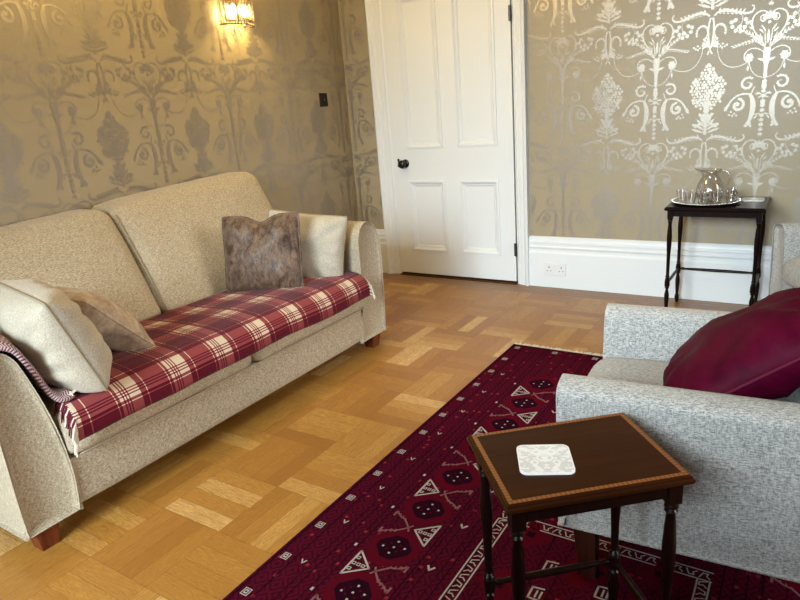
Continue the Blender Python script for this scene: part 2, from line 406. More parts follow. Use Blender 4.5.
# ------------------------------------------------------------------ wallpaper motif (2-D shapes: lists of polygons)
def motif():
    P = []
    def disc(u, v, r, n=10, ry=None):
        ry = ry or r
        P.append([(u+r*math.cos(2*PI*k/n), v+ry*math.sin(2*PI*k/n)) for k in range(n)])
    def stroke(pts, w0, w1=None, wm=None):
        n = len(pts); w1 = w0 if w1 is None else w1
        L = []; R = []
        for i, (x, y) in enumerate(pts):
            a = pts[max(i-1, 0)]; b = pts[min(i+1, n-1)]; dx, dy = b[0]-a[0], b[1]-a[1]; d = math.hypot(dx, dy) or 1
            t = i/(n-1); ww = w0+(w1-w0)*t
            if wm is not None: ww = (w0*(1-t)+w1*t)*(1-4*t*(1-t))+wm*4*t*(1-t)
            L.append((x-dy/d*ww/2, y+dx/d*ww/2)); R.append((x+dy/d*ww/2, y-dx/d*ww/2))
        for i in range(n-1): P.append([L[i], L[i+1], R[i+1], R[i]])
    def leaf(u, v, ang, l, wd):
        ca, sa = math.cos(ang), math.sin(ang); pts = []
        for k, t in enumerate((0, .25, .5, .78, 1)): pts.append((t*l, wd/2*math.sin(PI*min(1, t*.95+.03))**.8))
        q = pts+[(x, -y) for x, y in reversed(pts[1:-1])]
        P.append([(u+x*ca-y*sa, v+x*sa+y*ca) for x, y in q])
    def spiral(cu, cv, r0, r1, a0, turns, n=22):
        return [(cu+(r0+(r1-r0)*k/n)*math.cos(a0+2*PI*turns*k/n), cv+(r0+(r1-r0)*k/n)*math.sin(a0+2*PI*turns*k/n)) for k in range(n+1)]
    def bez(p0, p1, p2, p3, n=12):
        o = []
        for k in range(n+1):
            t = k/n; a = (1-t)**3; b = 3*t*(1-t)**2; c = 3*t*t*(1-t); d = t**3
            o.append((a*p0[0]+b*p1[0]+c*p2[0]+d*p3[0], a*p0[1]+b*p1[1]+c*p2[1]+d*p3[1]))
        return o
    rnd = random.Random(3)
    for s in (-1, 1):
        S = lambda pts: [(s*x, y) for x, y in pts]
        A = lambda a: a if s > 0 else PI-a
        # --- column A: heart, feather sprays, knobs, swags
        stroke(S(bez((.004, -.012), (.03, .03), (.09, .0), (.078, -.055))), .005, .008)
        stroke(S(bez((.078, -.055), (.07, -.10), (.03, -.12), (.012, -.17))), .008, .004)
        stroke(S(spiral(.026, -.030, .022, .004, PI*.9, -1.4)), .005, .006)
        disc(s*.026, -.030, .008)
        leaf(s*.078, -.06, A(1.2), .035, .012); leaf(s*.075, -.075, A(.7), .022, .009)
        for k in range(9):                       # feathered upper spray
            t = k/8; x, y = .025+.115*t, -.135+.072*t
            leaf(s*x, y, A(1.35-.3*t), .020*(1-.45*t)+.004, .006); leaf(s*x, y, A(-.15+.2*t), .018*(1-.45*t)+.004, .006)
        stroke(S([(.01, -.16), (.06, -.115), (.145, -.058)]), .006, .003)
        for k in range(8):                       # drooping lower spray
            t = k/7; x, y = .05+.105*t, -.130-.022*t
            leaf(s*x, y, A(.75-.5*t), .017, .006); leaf(s*x, y, A(-.9), .015*(1-.3*t), .006)
        stroke(S([(.012, -.168), (.06, -.130), (.11, -.138), (.158, -.158)]), .005, .003)
        for k in range(4): leaf(s*(.008+.01*k), -.17+.006*k, A(1.45-.20*k), .085-.012*k, .006)
        leaf(s*.012, -.095, A(1.0), .045, .008); leaf(s*.02, -.10, A(.75), .035, .008)
        stroke(S(bez((.008, -.205), (.03, -.16), (.10, -.155), (.104, -.205))), .004, .006)
        stroke(S(bez((.104, -.205), (.104, -.235), (.078, -.24), (.062, -.225))), .006, .004)
        disc(s*.080, -.212, .0175, 9)
        for k in range(6): disc(s*(.080+.015*math.cos(k*PI/3)), -.212+.015*math.sin(k*PI/3), .006, 6)
        stroke(S([(.082, -.232), (.083, -.262)]), .0025, .003); leaf(s*.083, -.252, -PI/2, .03, .011)
        stroke(S(bez((.079, -.232), (.07, -.30), (.03, -.318), (0, -.318))), .0035)
        stroke(S(bez((.088, -.236), (.15, -.275), (.225, -.255), (.236, -.145), 16)), .0042, .003)
        leaf(s*.004, -.235, A(.35), .04, .013); leaf(s*.003, -.265, A(1.35), .05, .012)
        # bead / husk column
        for k in range(12):
            v = -.335-.0245*k
            leaf(s*.001, v-.012, A(.95), .018, .009)
        leaf(s*.004, -.405, A(.5), .035, .008); leaf(s*.004, -.41, A(-.4), .026, .007); leaf(s*.02, -.40, A(.1), .02, .008)
        leaf(s*.004, -.50, A(-.1), .036, .007); leaf(s*.02, -.505, A(-.9), .03, .008)
        # flower ring
        for k in range(15):
            a = 2.2-k*.38; r = .034-.0012*k
            disc(s*(.078+r*math.cos(a)), -.345+r*math.sin(a), .0075 if k % 2 else .0058, 6)
        stroke(S(spiral(.078, -.345, .030, .006, 2.2, -1.2)), .004, .003)
        stroke(S([(.044, -.36), (.052, -.385), (.062, -.405)]), .005, .006)
        # large C scrolls
        stroke(S(bez((.066, -.395), (.035, -.43), (.04, -.50), (.062, -.545))), .010, .012, .026)
        disc(s*.060, -.548, .014, 8); disc(s*.072, -.560, .010, 7); disc(s*.050, -.562, .008, 6)
        stroke(S(bez((.058, -.40), (.10, -.385), (.145, -.40), (.165, -.455))), .006, .010, .010)
        leaf(s*.165, -.45, A(-1.1), .035, .018); leaf(s*.155, -.45, A(-.2), .02, .012)
        stroke(S(spiral(.118, -.452, .034, .010, PI*.5, 1.0)), .012, .015, .015); disc(s*.118, -.447, .011, 8)
        for du, dv in ((.13, -.495), (.148, -.485), (.14, -.505), (.12, -.505), (.155, -.50)): disc(s*du, dv, .006, 6)
        # --- column B (axis at u = +-.27) drawn from the left/right halves
        B = lambda x: s*(.27-x)
        AB = lambda a: (PI-a) if s > 0 else a
        row = 0; hh = -.112
        while hh < .118:                         # bouquet of round petals, packed with fine gaps
            lim = .086*(1-min(1, abs((hh+.012)/.128))**2)**.75*(.72 if hh > .05 else 1)
            x = rnd.uniform(-.003, .004) if row % 2 else .009+rnd.uniform(-.002, .002)
            while x <= lim:
                rr = rnd.uniform(.0062, .0104); disc(B(x+rnd.uniform(-.002, .002)), -.345+hh+rnd.uniform(-.002, .002), rr, 7); x += .0182
            hh += .0155; row += 1
        disc(B(0), -.232, .010, 7); disc(B(.004), -.47, .012, 8)
        stroke([(B(.002), -.455), (B(.002), -.60)], .012, .010)
        for k in range(5): leaf(B(.004), -.59+.015*k, AB(.35+.25*k), .075-.006*k, .014)
        for du, dv in ((.035, -.545), (.05, -.555), (.06, -.545), (.02, -.50), (.03, -.49)): disc(B(du), dv, .009, 7)
        # acanthus branch
        br = bez((.01, -.632), (.05, -.585), (.11, -.632), (.165, -.640)); stroke([(B(x), y) for x, y in br], .008, .009, .014)
        br = bez((.165, -.640), (.20, -.640), (.203, -.608), (.184, -.604)); stroke([(B(x), y) for x, y in br], .012, .005)
        for k in range(7):
            t = k/6; x = .03+.115*t; y = -.612-.02*t
            leaf(B(x), y, AB(1.0), .020, .009); leaf(B(x), y-.006, AB(-.5), .016, .007)
        # berries
        for du, dv in ((.095, -.675), (.113, -.667), (.160, -.668), (.170, -.686), (.100, -.698), (.117, -.718), (.140, -.724), (.158, -.706), (.136, -.700)):
            disc(B(du), dv, .0105, 8)
        stroke([(B(x), y) for x, y in bez((.13, -.635), (.15, -.65), (.15, -.67), (.136, -.70))], .003)
        # little heart wreath
        for k in range(13):
            t = k/12; a = -.5+4.6*t; x = .042+.028*math.cos(a+.2); y = -.712+.036*math.sin(a+.2)
            disc(B(x), y, .0068, 6)
        stroke([(B(x), y) for x, y in bez((.004, -.64), (.02, -.68), (.01, -.74), (.0, -.80))], .010, .005)
        for k in range(5): leaf(B(.003), -.775, AB(1.2-.4*k), .045, .009)
        stroke([(B(x), y) for x, y in bez((.004, -.79), (.02, -.76), (.03, -.765), (.036, -.785))], .005)
        disc(B(.030), -.772, .010, 7)
        for du, dv in ((.05, -.785), (.06, -.775), (.07, -.79), (.08, -.782), (.058, -.795)): disc(B(du), dv, .0058, 6)
        leaf(B(.0), -.80, AB(-1.1), .03, .010)
    # A centre pieces
    for a in (0, .5, -.5, .95, -.95): leaf(0, -.035, PI/2+a, .045, .014)
    disc(0, -.05, .008)
    P.append([(-.016, -.17), (.016, -.17), (.017, -.20), (.010, -.25), (.007, -.315), (-.007, -.315), (-.010, -.25), (-.017, -.20)])
    leaf(0, -.155, PI/2, .075, .014)
    for k in range(12): disc(0, -.335-.0245*k, .0065 if k % 3 else .010, 7, .009)
    disc(0, -.36, .013, 8, .022); disc(0, -.445, .012, 8, .016)
    leaf(0, -.28, -PI/2, .05, .02)
    for a in (0, .45, -.45): leaf(.27, -.465, PI/2+a, .05, .014)
    return P
MOTIF = motif()
PX, PZ = .541, .645
PU0, PV0 = -.80, 1.563                # column A axis and heart top on the back wall

def patterned(mb, x0, x1, z0, z1, u0, v0, place):
    """adds the motif, cut to the rectangle, to a wall mesh. place(u, z) -> 3-D"""
    import math as m
    for i in range(m.floor((x0-u0)/PX)-1, m.ceil((x1-u0)/PX)+2):
        for j in range(m.floor((z0-v0)/PZ)-1, m.ceil((z1-v0)/PZ)+3):
            cu, cv = u0+i*PX, v0+j*PZ
            for n_, poly in enumerate(MOTIF):
                us = [cu+p[0] for p in poly]; vs = [cv+p[1] for p in poly]
                if min(us) < x0 or max(us) > x1 or min(vs) < z0 or max(vs) > z1: continue
                b = len(mb.v); mb.v += [place(a, c, n_*1.3e-6) for a, c in zip(us, vs)]
                mb.uv += [(0, 0)]*len(us)
                mb.f.append(tuple(range(b, b+len(us)))); mb.m.append(1)

# ------------------------------------------------------------------ room shell
XL, XR, YB, YF, ZC = -3.0, 2.6, 3.975, WY, 2.85
def struct(o): o['kind'] = 'structure'; return o
mb = MB().box(XL-.1, XR+.1, YF-.1, YB+.1, -.08, 0); struct(mb.build('floor', M_parq, smooth=False))
mb = MB().box(XL-.1, XR+.1, YF-.1, YB+.1, ZC, ZC+.08); struct(mb.build('ceiling', M_white, smooth=False))
# left wall
mb = MB().box(XL-.1, XL, YF-.1, YB+.1, 0, ZC)
patterned(mb, YF, YB-.003, .33, ZC, 1.716+.0, 1.563-.0, lambda u, z, e: (XL+.0005+e, u, z)); struct(flatmesh('wall_left', mb, [M_paper, M_foil]))
# back wall with the door opening
DX0, DX1, DH = -2.625, -1.665, 2.08
mb = MB().box(XL, DX0, YB, YB+.1, 0, ZC).box(DX1, XR, YB, YB+.1, 0, ZC).box(DX0, DX1, YB, YB+.1, DH, ZC)
patterned(mb, XL+.003, DX0-.115, .33, ZC, PU0, PV0, lambda u, z, e: (u, YB-.0005-e, z))
patterned(mb, DX1+.10, XR, .33, ZC, PU0, PV0, lambda u, z, e: (u, YB-.0005-e, z)); struct(flatmesh('wall_back', mb, [M_paper, M_foil]))
mb = MB().box(XR, XR+.1, YF-.1, RWIN[0], 0, ZC).box(XR, XR+.1, RWIN[1], YB+.1, 0, ZC).box(XR, XR+.1, RWIN[0], RWIN[1], 0, RWIN[2]).box(XR, XR+.1, RWIN[0], RWIN[1], RWIN[3], ZC)
patterned(mb, RWIN[1]+.02, YB, .33, ZC, 1.7, 1.563, lambda u, z, e: (XR-.0005-e, u, z)); struct(flatmesh('wall_right', mb, [M_paper, M_foil]))
mb = MB().box(XL, WIN[0], YF-.1, YF, 0, ZC).box(WIN[1], XR, YF-.1, YF, 0, ZC).box(WIN[0], WIN[1], YF-.1, YF, 0, WIN[2]).box(WIN[0], WIN[1], YF-.1, YF, WIN[3], ZC)
struct(mb.build('wall_front', M_paper, smooth=False))
# window: frame bars of a sash window
mb = MB()
for x in (WIN[0], WIN[0]+.83, WIN[0]+1.66, WIN[1]-.05): mb.box(x, x+.05, YF-.08, YF-.03, WIN[2], WIN[3])
for z in (WIN[2], 1.28, WIN[3]-.05): mb.box(WIN[0], WIN[1], YF-.075, YF-.035, z, z+.05)
struct(mb.build('window_1', M_white, smooth=False, bevel=.004))
mb = MB()  # bars of the added side window
for y in (RWIN[0], (RWIN[0]+RWIN[1])/2-.025, RWIN[1]-.05): mb.box(XR+.03, XR+.08, y, y+.05, RWIN[2], RWIN[3])
for z in (RWIN[2], 1.28, RWIN[3]-.05): mb.box(XR+.035, XR+.075, RWIN[0], RWIN[1], z, z+.05)
struct(mb.build('added_window', M_white, smooth=False, bevel=.004))
# skirting boards: moulded profile (distance from wall, height)
SK = [(0, 0), (.025, 0), (.025, .232), (.021, .240), (.017, .246), (.017, .262), (.022, .268), (.024, .276), (.019, .284), (.019, .296), (.023, .302), (.022, .312), (.016, .318), (.014, .326), (.014, .336), (.006, .345), (0, .345)]
def skirt(name, p0, p1, nrm):
    mb = MB(); n = len(SK)
    vs = [(p[0]+nrm[0]*d, p[1]+nrm[1]*d, z) for p in (p0, p1) for d, z in SK]
    fs = [(i, (i+1) % n, n+(i+1) % n, n+i) for i in range(n)]+[tuple(range(n)), tuple(reversed(range(n, 2*n)))]
    mb.add(vs, fs); return struct(mb.build(name, M_white, angle=25))
skirt('baseboard_back', (DX1+.095, YB), (XR, YB), (0, -1))
skirt('baseboard_back_corner', (XL+.025, YB), (DX0-.112, YB), (0, -1))
skirt('baseboard_left', (XL, YF), (XL, YB), (1, 0))
skirt('baseboard_right', (XR, YF), (XR, YB-.025), (-1, 0))
skirt('baseboard_front', (XL+.025, YF), (XR-.025, YF), (0, 1))

# door casing: stepped architrave
def casing(name, x0, x1, flip):
    w_ = x1-x0
    pr = [(0, 0), (0, .040), (.012, .046), (.022, .040), (.030, .030), (.055, .026), (.060, .020), (w_-.018, .018), (w_-.012, .010), (w_-.004, .006), (w_, 0)]
    vs = []; 
    for z in (0, DH+.0):
        for a, d in pr: vs.append((x1-a if flip else x0+a, YB-d, z))
    n = len(pr); fs = [(i, i+1, n+i+1, n+i) for i in range(n-1)]+[(n-1, 0, n, 2*n-1), tuple(range(n)), tuple(reversed(range(n, 2*n)))]
    return struct(MB().add(vs, fs).build(name, M_white, angle=25))
casing('trim_1', DX0-.112, DX0, False)
casing('trim_2', DX1, DX1+.095, True)
struct(MB().box(DX0-.112, DX1+.095, YB-.04, YB, DH, DH+.11).build('trim_3', M_white, bevel=.006))
struct(MB().box(DX0-.0, DX1+.0, YB-.035, YB+.1, .0, .006).build('trim_4', mahogany('threshold_oak', srgb(60, 34, 18), srgb(96, 60, 34), .4, (.2, 1, 1)), bevel=.001))

# door: stiles, rails, recessed panels with moulding
def door():
    Y0 = YB-.012                                        # front face of the door
    root = bpy.data.objects.new('door_1', None); COL.objects.link(root); root['kind'] = 'structure'; root.location = ((DX0+DX1)/2, Y0+.02, 0)
    ox, oy = root.location.x, root.location.y
    X = lambda x: x-ox
    l, r = DX0+.003, DX1-.006
    pl = [(-2.49, -2.205), (-2.075, -1.79)]; pz = [(.205, .712), (.958, 1.95)]
    mb = MB(); b0 = .018; top = DH-.003
    mb.box(X(l), X(pl[0][0]), Y0-oy, Y0+.04-oy, b0, top).box(X(pl[1][1]), X(r), Y0-oy, Y0+.04-oy, b0, top).box(X(pl[0][1]), X(pl[1][0]), Y0-oy, Y0+.04-oy, b0, top)
    for a, b in pl: mb.box(X(a), X(b), Y0-oy, Y0+.04-oy, b0, pz[0][0]).box(X(a), X(b), Y0-oy, Y0+.04-oy, pz[0][1], pz[1][0]).box(X(a), X(b), Y0-oy, Y0+.04-oy, pz[1][1], top)
    mb.build('door_frame', M_white, root, smooth=False)
    for a, b in pl:
        for c, d in pz:
            m = MB(); pr = [(-.010, -.0), (-.008, -.008), (.004, -.010), (.012, -.002), (.020, .004), (.026, .004), (.036, .013)]
            vs = []
            for ins, dep in pr:
                for (x, z) in ((a+ins, c+ins), (b-ins, c+ins), (b-ins, d-ins), (a+ins, d-ins)): vs.append((X(x), Y0-oy+dep, z))
            fs = [(4*i+k, 4*i+(k+1) % 4, 4*i+4+(k+1) % 4, 4*i+4+k) for i in range(len(pr)-1) for k in range(4)]
            k = 4*(len(pr)-1); fs.append((k, k+1, k+2, k+3))
            m.add(vs, fs); m.build('door_panel', M_white, root, angle=20)
    # knob with rose
    m = MB(); xf = Matrix.Translation((X(-2.515), Y0-oy, .845)) @ Matrix.Rotation(PI/2, 4, 'X')
    m.lathe([(.001, 0), (.030, 0), (.031, .004), (.026, .009), (.012, .012), (.011, .030), (.020, .036), (.029, .046), (.031, .056), (.026, .066), (.012, .071), (.001, .072)], n=28, cap=False)
    m.build('door_knob', M_black, root, xf=xf, angle=60)
    m = MB()
    for z0, rr in ((.872, .010), (.830, .012)):
        m.add([(X(-2.573)+rr*math.cos(a*PI/8), Y0-oy-.004, z0+rr*math.sin(a*PI/8)) for a in range(16)], [tuple(range(16))])
    m.add([(X(-2.573)+sx*.0085, Y0-oy-yy, z) for yy in (0, .005) for sx, z in ((-1, .826), (1, .826), (.75, .872), (-.75, .872))], [(0, 1, 2, 3), (4, 5, 6, 7), (0, 1, 5, 4), (1, 2, 6, 5), (2, 3, 7, 6), (3, 0, 4, 7)])
    m.build('keyhole_cover', M_black, root, bevel=.001)
    for z0, z1 in ((.20, .29), (1.70, 1.79)):
        m = MB(); m.lathe([(.006, z0), (.007, z0+.002), (.007, z1-.002), (.006, z1)], X(DX1-.002), Y0-oy-.010, 12); m.box(X(DX1-.016), X(DX1-.006), Y0-oy-.003, Y0-oy+.006, z0, z1)
        m.build('hinge', M_black, root, smooth=False)
    return root
door()
struct(MB().box(DX0-.05, DX1+.05, YB+.09, YB+.10, 0, DH).build('door_gap_dark', M_dark, smooth=False))  # near-black sheet closing the doorway, so the door gaps look dark

# ------------------------------------------------------------------ double socket and light switch
def socket():
    t = thing('wall_socket', 'white double power socket on the skirting board beside the door', 'socket', (-1.385, YB-.025, .129))
    MB().box(-.073, .073, -.008, 0, -.043, .043).build('faceplate', M_socket, t, bevel=.003)
    for s in (-1, 1):
        MB().box(s*.010-.006, s*.010+.006, -.012, -.007, .014, .034).build('rocker', M_socket, t, bevel=.0015)
        m = MB(); cx = s*.042
        m.box(cx-.0028, cx+.0028, -.0088, -.0079, .008, .018); m.box(cx-.0150, cx-.0085, -.0088, -.0079, -.014, -.009); m.box(cx+.0085, cx+.0150, -.0088, -.0079, -.014, -.009)
        m.build('pin_slots', M_dark, t, smooth=False)
socket()
def switch():
    t = thing('light_switch', 'small black metal light switch plate on the patterned wall left of the door', 'light switch', (XL, 3.69, 1.335))
    MB().box(0, .006, -.043, .043, -.046, .046).build('faceplate', plain('black_nickel', srgb(28, 26, 24), .35, .3), t, bevel=.002)
    MB().box(.006, .009, -.013, .013, -.017, .017).build('switch_surround', M_black, t, bevel=.001)
    MB().box(.009, .015, -.004, .004, -.010, .008).build('toggle', plain('toggle_metal', srgb(110, 106, 100), .3, 1), t, bevel=.001)
switch()

# ------------------------------------------------------------------ wall light
def sconce():
    cy, cz = 2.925, 1.862
    t = thing('wall_light', 'lit crystal rod wall light high on the wall above the far end of the sofa', 'wall light', (XL, cy, cz))
    MB().box(0, .012, -.055, .055, -.05, .07).build('back_plate', M_brass, t, bevel=.003)
    def arc(r0, z, k0=0, k1=20): return [(.012+r0*math.sin(PI*k/20)*.85, -r0*1.12*math.cos(PI*k/20), z) for k in range(k0, k1+1)]
    for z in (.078, -.080): MB().tube(arc(.112, z), .0045, 8).build('ring', M_brass, t)
    MB().tube([(.0, 0, -.085), (.06, 0, -.085), (.107, 0, -.082)], .004, 8).build('bracket', M_brass, t)
    for k in range(1, 20):
        a = PI*k/20; x = .012+.112*math.sin(a)*.85; y = -.112*1.12*math.cos(a)
        m = MB(); m.tube([(x, y, -.086), (x, y, -.078), (x, y, .074), (x, y, .082)], [.003, .0068, .0068, .003], 6)
        m.build('crystal_rod', M_crystal, t, smooth=False)
    for s in (-1, 1):
        m = MB(); m.lathe([(.002, -.035), (.009, -.03), (.010, .025), (.006, .034), (.001, .036)], .055, s*.04, 12, cap=False)
        m.build('bulb', M_bulb, t)
    m = MB(); m.lathe([(.001, -.100), (.007, -.094), (.010, -.088), (.004, -.083), (.001, -.082)], .09, 0, 12, cap=False); m.build('finial', M_brass, t)
    p = point('wall_light_glow', (XL+.075, cy, cz-.0), 12, LAMP, .03); return t
sconce()

# ceiling lamp (above the picture, lights the room)
def ceiling_lamp(x, y, where):
    t = thing('ceiling_lamp', where, 'ceiling lamp', (x, y, ZC))
    MB().lathe([(.05, -.03), (.055, -.02), (.055, 0)], n=20).build('ceiling_rose', M_brass, t)
    MB().lathe([(.004, -.38), (.004, -.03)], n=8).build('rod', M_brass, t)
    MB().lathe([(.02, -.40), (.05, -.37), (.02, -.36)], n=16).build('hub', M_brass, t)
    for k in range(5):
        a = 2*PI*k/5
        MB().tube([(.03*math.cos(a), .03*math.sin(a), -.38), (.15*math.cos(a), .15*math.sin(a), -.43), (.26*math.cos(a), .26*math.sin(a), -.38)], .006, 8).build('arm', M_brass, t)
        MB().lathe([(.012, -.38), (.016, -.34), (.010, -.31), (.002, -.295)], .26*math.cos(a), .26*math.sin(a), 12).build('bulb', M_bulb, t)
ceiling_lamp(-2.0, 2.35, 'brass five-arm chandelier over the sofa, nearer the door wall')
ceiling_lamp(-2.0, -.4, 'brass five-arm chandelier nearer the window wall')

# ------------------------------------------------------------------ soft shapes
def softbox(x0, x1, y0, y1, z0, z1, r=.04, bulge=(0, 0, 0), n=12, warp=None, wrinkle=0, seed=0):
    """rounded box with domed faces; returns an MB"""
    c = Vector(((x0+x1)/2, (y0+y1)/2, (z0+z1)/2)); h = Vector(((x1-x0)/2, (y1-y0)/2, (z1-z0)/2))
    idx = {}; vs = []; fs = []
    def V(a, b, cc):
        key = (a, b, cc)
        if key in idx: return idx[key]
        u = Vector((a/n*2-1, b/n*2-1, cc/n*2-1))
        # denser toward the edges
        u = Vector([math.copysign(abs(q)**.75, q) for q in u])
        q = Vector((u.x*h.x, u.y*h.y, u.z*h.z)); inner = Vector([max(-(h[i]-r), min(h[i]-r, q[i])) for i in range(3)])
        d = q-inner; p = inner+(d.normalized()*r if d.length > 1e-7 else Vector())
        s = [(1-min(1, abs(u[i]))**2.2) for i in range(3)]
        p += Vector((math.copysign(bulge[0], u.x)*s[1]*s[2]*abs(u.x), math.copysign(bulge[1], u.y)*s[0]*s[2]*abs(u.y), math.copysign(bulge[2], u.z)*s[0]*s[1]*abs(u.z)))
        p += c
        if wrinkle: p += noise.noise_vector(p*7+Vector((seed, 0, 0)))*wrinkle
        if warp: p = Vector(warp(p))
        idx[key] = len(vs); vs.append(p); return idx[key]
    for i in range(n):
        for j in range(n):
            for k0 in (0, n):
                fs.append((V(i, j, k0), V(i+1, j, k0), V(i+1, j+1, k0), V(i, j+1, k0)))
                fs.append((V(i, k0, j), V(i+1, k0, j), V(i+1, k0, j+1), V(i, k0, j+1)))
                fs.append((V(k0, i, j), V(k0, i+1, j), V(k0, i+1, j+1), V(k0, i, j+1)))
    return MB().add(vs, fs)

def cushion(name, label, loc, wdir, updir, w_, h_, t_, mat, pmat, pipe=.0045, pinch=.07, dent=0, seed=1, wr=.006, sag=0, group=None, power=.55, n=30):
    """square scatter cushion standing in the plane of wdir x updir"""
    W = Vector(wdir).normalized(); U = Vector(updir); U = (U-W*U.dot(W)).normalized(); Nn = W.cross(U)
    root = thing(name, label, 'cushion', loc, 0, group)
    def P(u, v, side):
        x = u*w_/2*(1-pinch*(1-v*v)); y = v*h_/2*(1-pinch*(1-u*u))
        cr_ = 1-.045*(u*u*v*v)**2; x *= cr_; y *= cr_
        if dent: y -= dent*math.exp(-(u/.28)**2)*max(0, (v+.1)/1.1)**2
        prof = max(0, (1-abs(u)**2.4))*max(0, (1-abs(v)**2.4))
        z = side*t_/2*prof**power
        if dent: z *= 1-.35*math.exp(-(u/.22)**2)*max(0, v)
        # folds running in from the corners and seams
        k = (1-prof)
        q = Vector((x*9+seed*3.1, y*9, side*2.0+seed))
        z += noise.noise(q)*wr*2.2*min(1, prof*4)
        ang = math.atan2(v, u); z += math.sin(ang*14+seed)*wr*k*min(1, prof*3)
        y -= sag*(1-abs(u))*0
        return W*x+U*y+Nn*z
    vs = []; fs = []
    for side in (1, -1):
        for i in range(n+1):
            for j in range(n+1):
                u = math.sin((i/n*2-1)*PI/2); v = math.sin((j/n*2-1)*PI/2)
                vs.append(P(u, v, side))
    g = lambda s, i, j: s*(n+1)**2+i*(n+1)+j
    for s in (0, 1):
        for i in range(n):
            for j in range(n): fs.append((g(s, i, j), g(s, i+1, j), g(s, i+1, j+1), g(s, i, j+1)))
    m = MB().add(vs, fs); o = m.build('cover', mat, root, angle=180)
    me = o.data; bm = bmesh.new(); bm.from_mesh(me); bmesh.ops.remove_doubles(bm, verts=bm.verts, dist=.0004); bmesh.ops.recalc_face_normals(bm, faces=bm.faces); bm.to_mesh(me); bm.free()
    loop = []
    K = 24
    for k in range(K): loop.append(P(math.sin((k/K*2-1)*PI/2), -1, 0))
    for k in range(K): loop.append(P(1, math.sin((k/K*2-1)*PI/2), 0))
    for k in range(K): loop.append(P(-math.sin((k/K*2-1)*PI/2), 1, 0))
    for k in range(K): loop.append(P(-1, -math.sin((k/K*2-1)*PI/2), 0))
    if pmat: MB().tube(loop, pipe, 8, closed=True).build('piping', pmat, root, angle=180)
    return root

def smooth_prof(pts, k=5):
    """closed Catmull-Rom through (y,z) points"""
    n = len(pts); o = []
    for i in range(n):
        p0, p1, p2, p3 = [Vector(pts[(i+d) % n]) for d in (-1, 0, 1, 2)]
        if len(pts[i]) > 2: pass
        for s in range(k):
            t = s/k; q = .5*((2*p1)+(-p0+p2)*t+(2*p0-5*p1+4*p2-p3)*t*t+(-p0+3*p1-3*p2+p3)*t**3); o.append((q.x, q.y))
    return o

def foot(parent, x, y, z1, mat, lean=(0, 0), s=.032, z0=0, nm='foot'):
    vs = []
    for z, k, dx, dy in ((z0, .72, lean[0], lean[1]), (z1, 1, 0, 0)):
        for a, b in ((-1, -1), (1, -1), (1, 1), (-1, 1)): vs.append((x+a*s*k+dx, y+b*s*k+dy, z))
    fs = [(3, 2, 1, 0), (4, 5, 6, 7)]+[(i, (i+1) % 4, 4+(i+1) % 4, 4+i) for i in range(4)]
    return MB().add(vs, fs).build(nm, mat, parent, smooth=False, bevel=.002)

# ------------------------------------------------------------------ sofa (front towards +x)
def sofa():
    t = thing('sofa', 'long beige woven sofa against the patterned wall under the wall light', 'sofa', (-2.42, 1.69, 0))
    ox, oy = -2.42, 1.69
    L = lambda prof: [(y-oy, z) for y, z in prof]
    near = [(.704, .080), (.704, .080), (.701, .15), (.700, .25), (.700, .42), (.697, .55), (.704, .625), (.728, .662), (.762, .668), (.792, .640), (.812, .590), (.846, .463), (.868, .34), (.877, .22), (.874, .14), (.868, .080), (.868, .080)]
    far = [(2.458, .080), (2.458, .080), (2.466, .18), (2.484, .32), (2.492, .48), (2.492, .60), (2.510, .660), (2.55, .694), (2.60, .694), (2.648, .660), (2.676, .59), (2.684, .50), (2.680, .32), (2.672, .18), (2.662, .080), (2.662, .080)]
    for prof in (near, far):
        sp = smooth_prof(L(prof), 4)
        a = MB().extrude_yz(sp, -2.93-ox, -1.90-ox, .018, 4).build('armrest', M_sofa, t, angle=50)
        loop = [(-1.905-ox+.0, p[0], p[1]) for p in sp]
        ii = [(Vector(p)) for p in loop]; cc = sum(ii, Vector())/len(ii)
        MB().tube([p+(cc-p).normalized()*.006 for p in ii if p.z > .095], .0022, 6).build('piping', M_pip, a, angle=180)
    # apron / base
    softbox(-2.86-ox, -1.905-ox, .86-oy, 2.475-oy, .085, .262, .018, n=8).build('base', M_sofa, t, angle=60)
    # back frame
    softbox(-2.935-ox, -2.77-ox, .72-oy, 2.68-oy, .09, .86, .05, n=8).build('back_frame', M_sofa, t, angle=60)
    # seat cushions
    for y0, y1 in ((.872, 1.682), (1.688, 2.480)):
        m = softbox(-2.50-ox, -1.872-ox, y0-oy, y1-oy, .258, .432, .045, (.012, 0, .012), 12, wrinkle=.003); sc = m.build('seat_cushion', M_sofa, t, angle=180)
        pts = []
        for zz in (.272,):
            for k in range(41):
                yy = y0+.03+(y1-y0-.06)*k/40; bu = .012*(1-abs(2*k/40-1)**2.2)*.5
                pts.append((-1.878-ox+bu, yy-oy, zz))
        MB().tube(pts, .0035, 6).build('piping', M_pip, sc, angle=180)
    # back cushions, leaning back
    def warp(p):
        z = p.z; k = (z-.40)/.53
        wy = p.y+oy
        return (p.x-.27*k-(.02*k*k), p.y, z+(-.020+.050*(wy-1.69)/.9)*max(0, k))
    for y0, y1, sd in ((.80, 1.702, 1), (1.704, 2.655, 5)):
        m = softbox(-2.66-ox, -2.42-ox, y0-oy, y1-oy, .40, .925, .052, (.045, .002, .010), 18, warp, .006, sd)
        bc = m.build('back_cushion', M_sofa, t, angle=180)
        for yy in ([y0+.010] if sd == 5 else []):
            pts = [Vector(warp(Vector((-2.43-ox-.0*k, yy-oy, .43+.46*k/16)))) for k in range(17)]
            MB().tube(pts, .0035, 6).build('piping', M_pip, bc, angle=180)
    for x, y in ((-1.950, .765), (-2.86, .765), (-1.955, 2.60), (-2.86, 2.60)): foot(t, x-ox, y-oy, .085, M_foot, s=.038)
    return t
sofa()

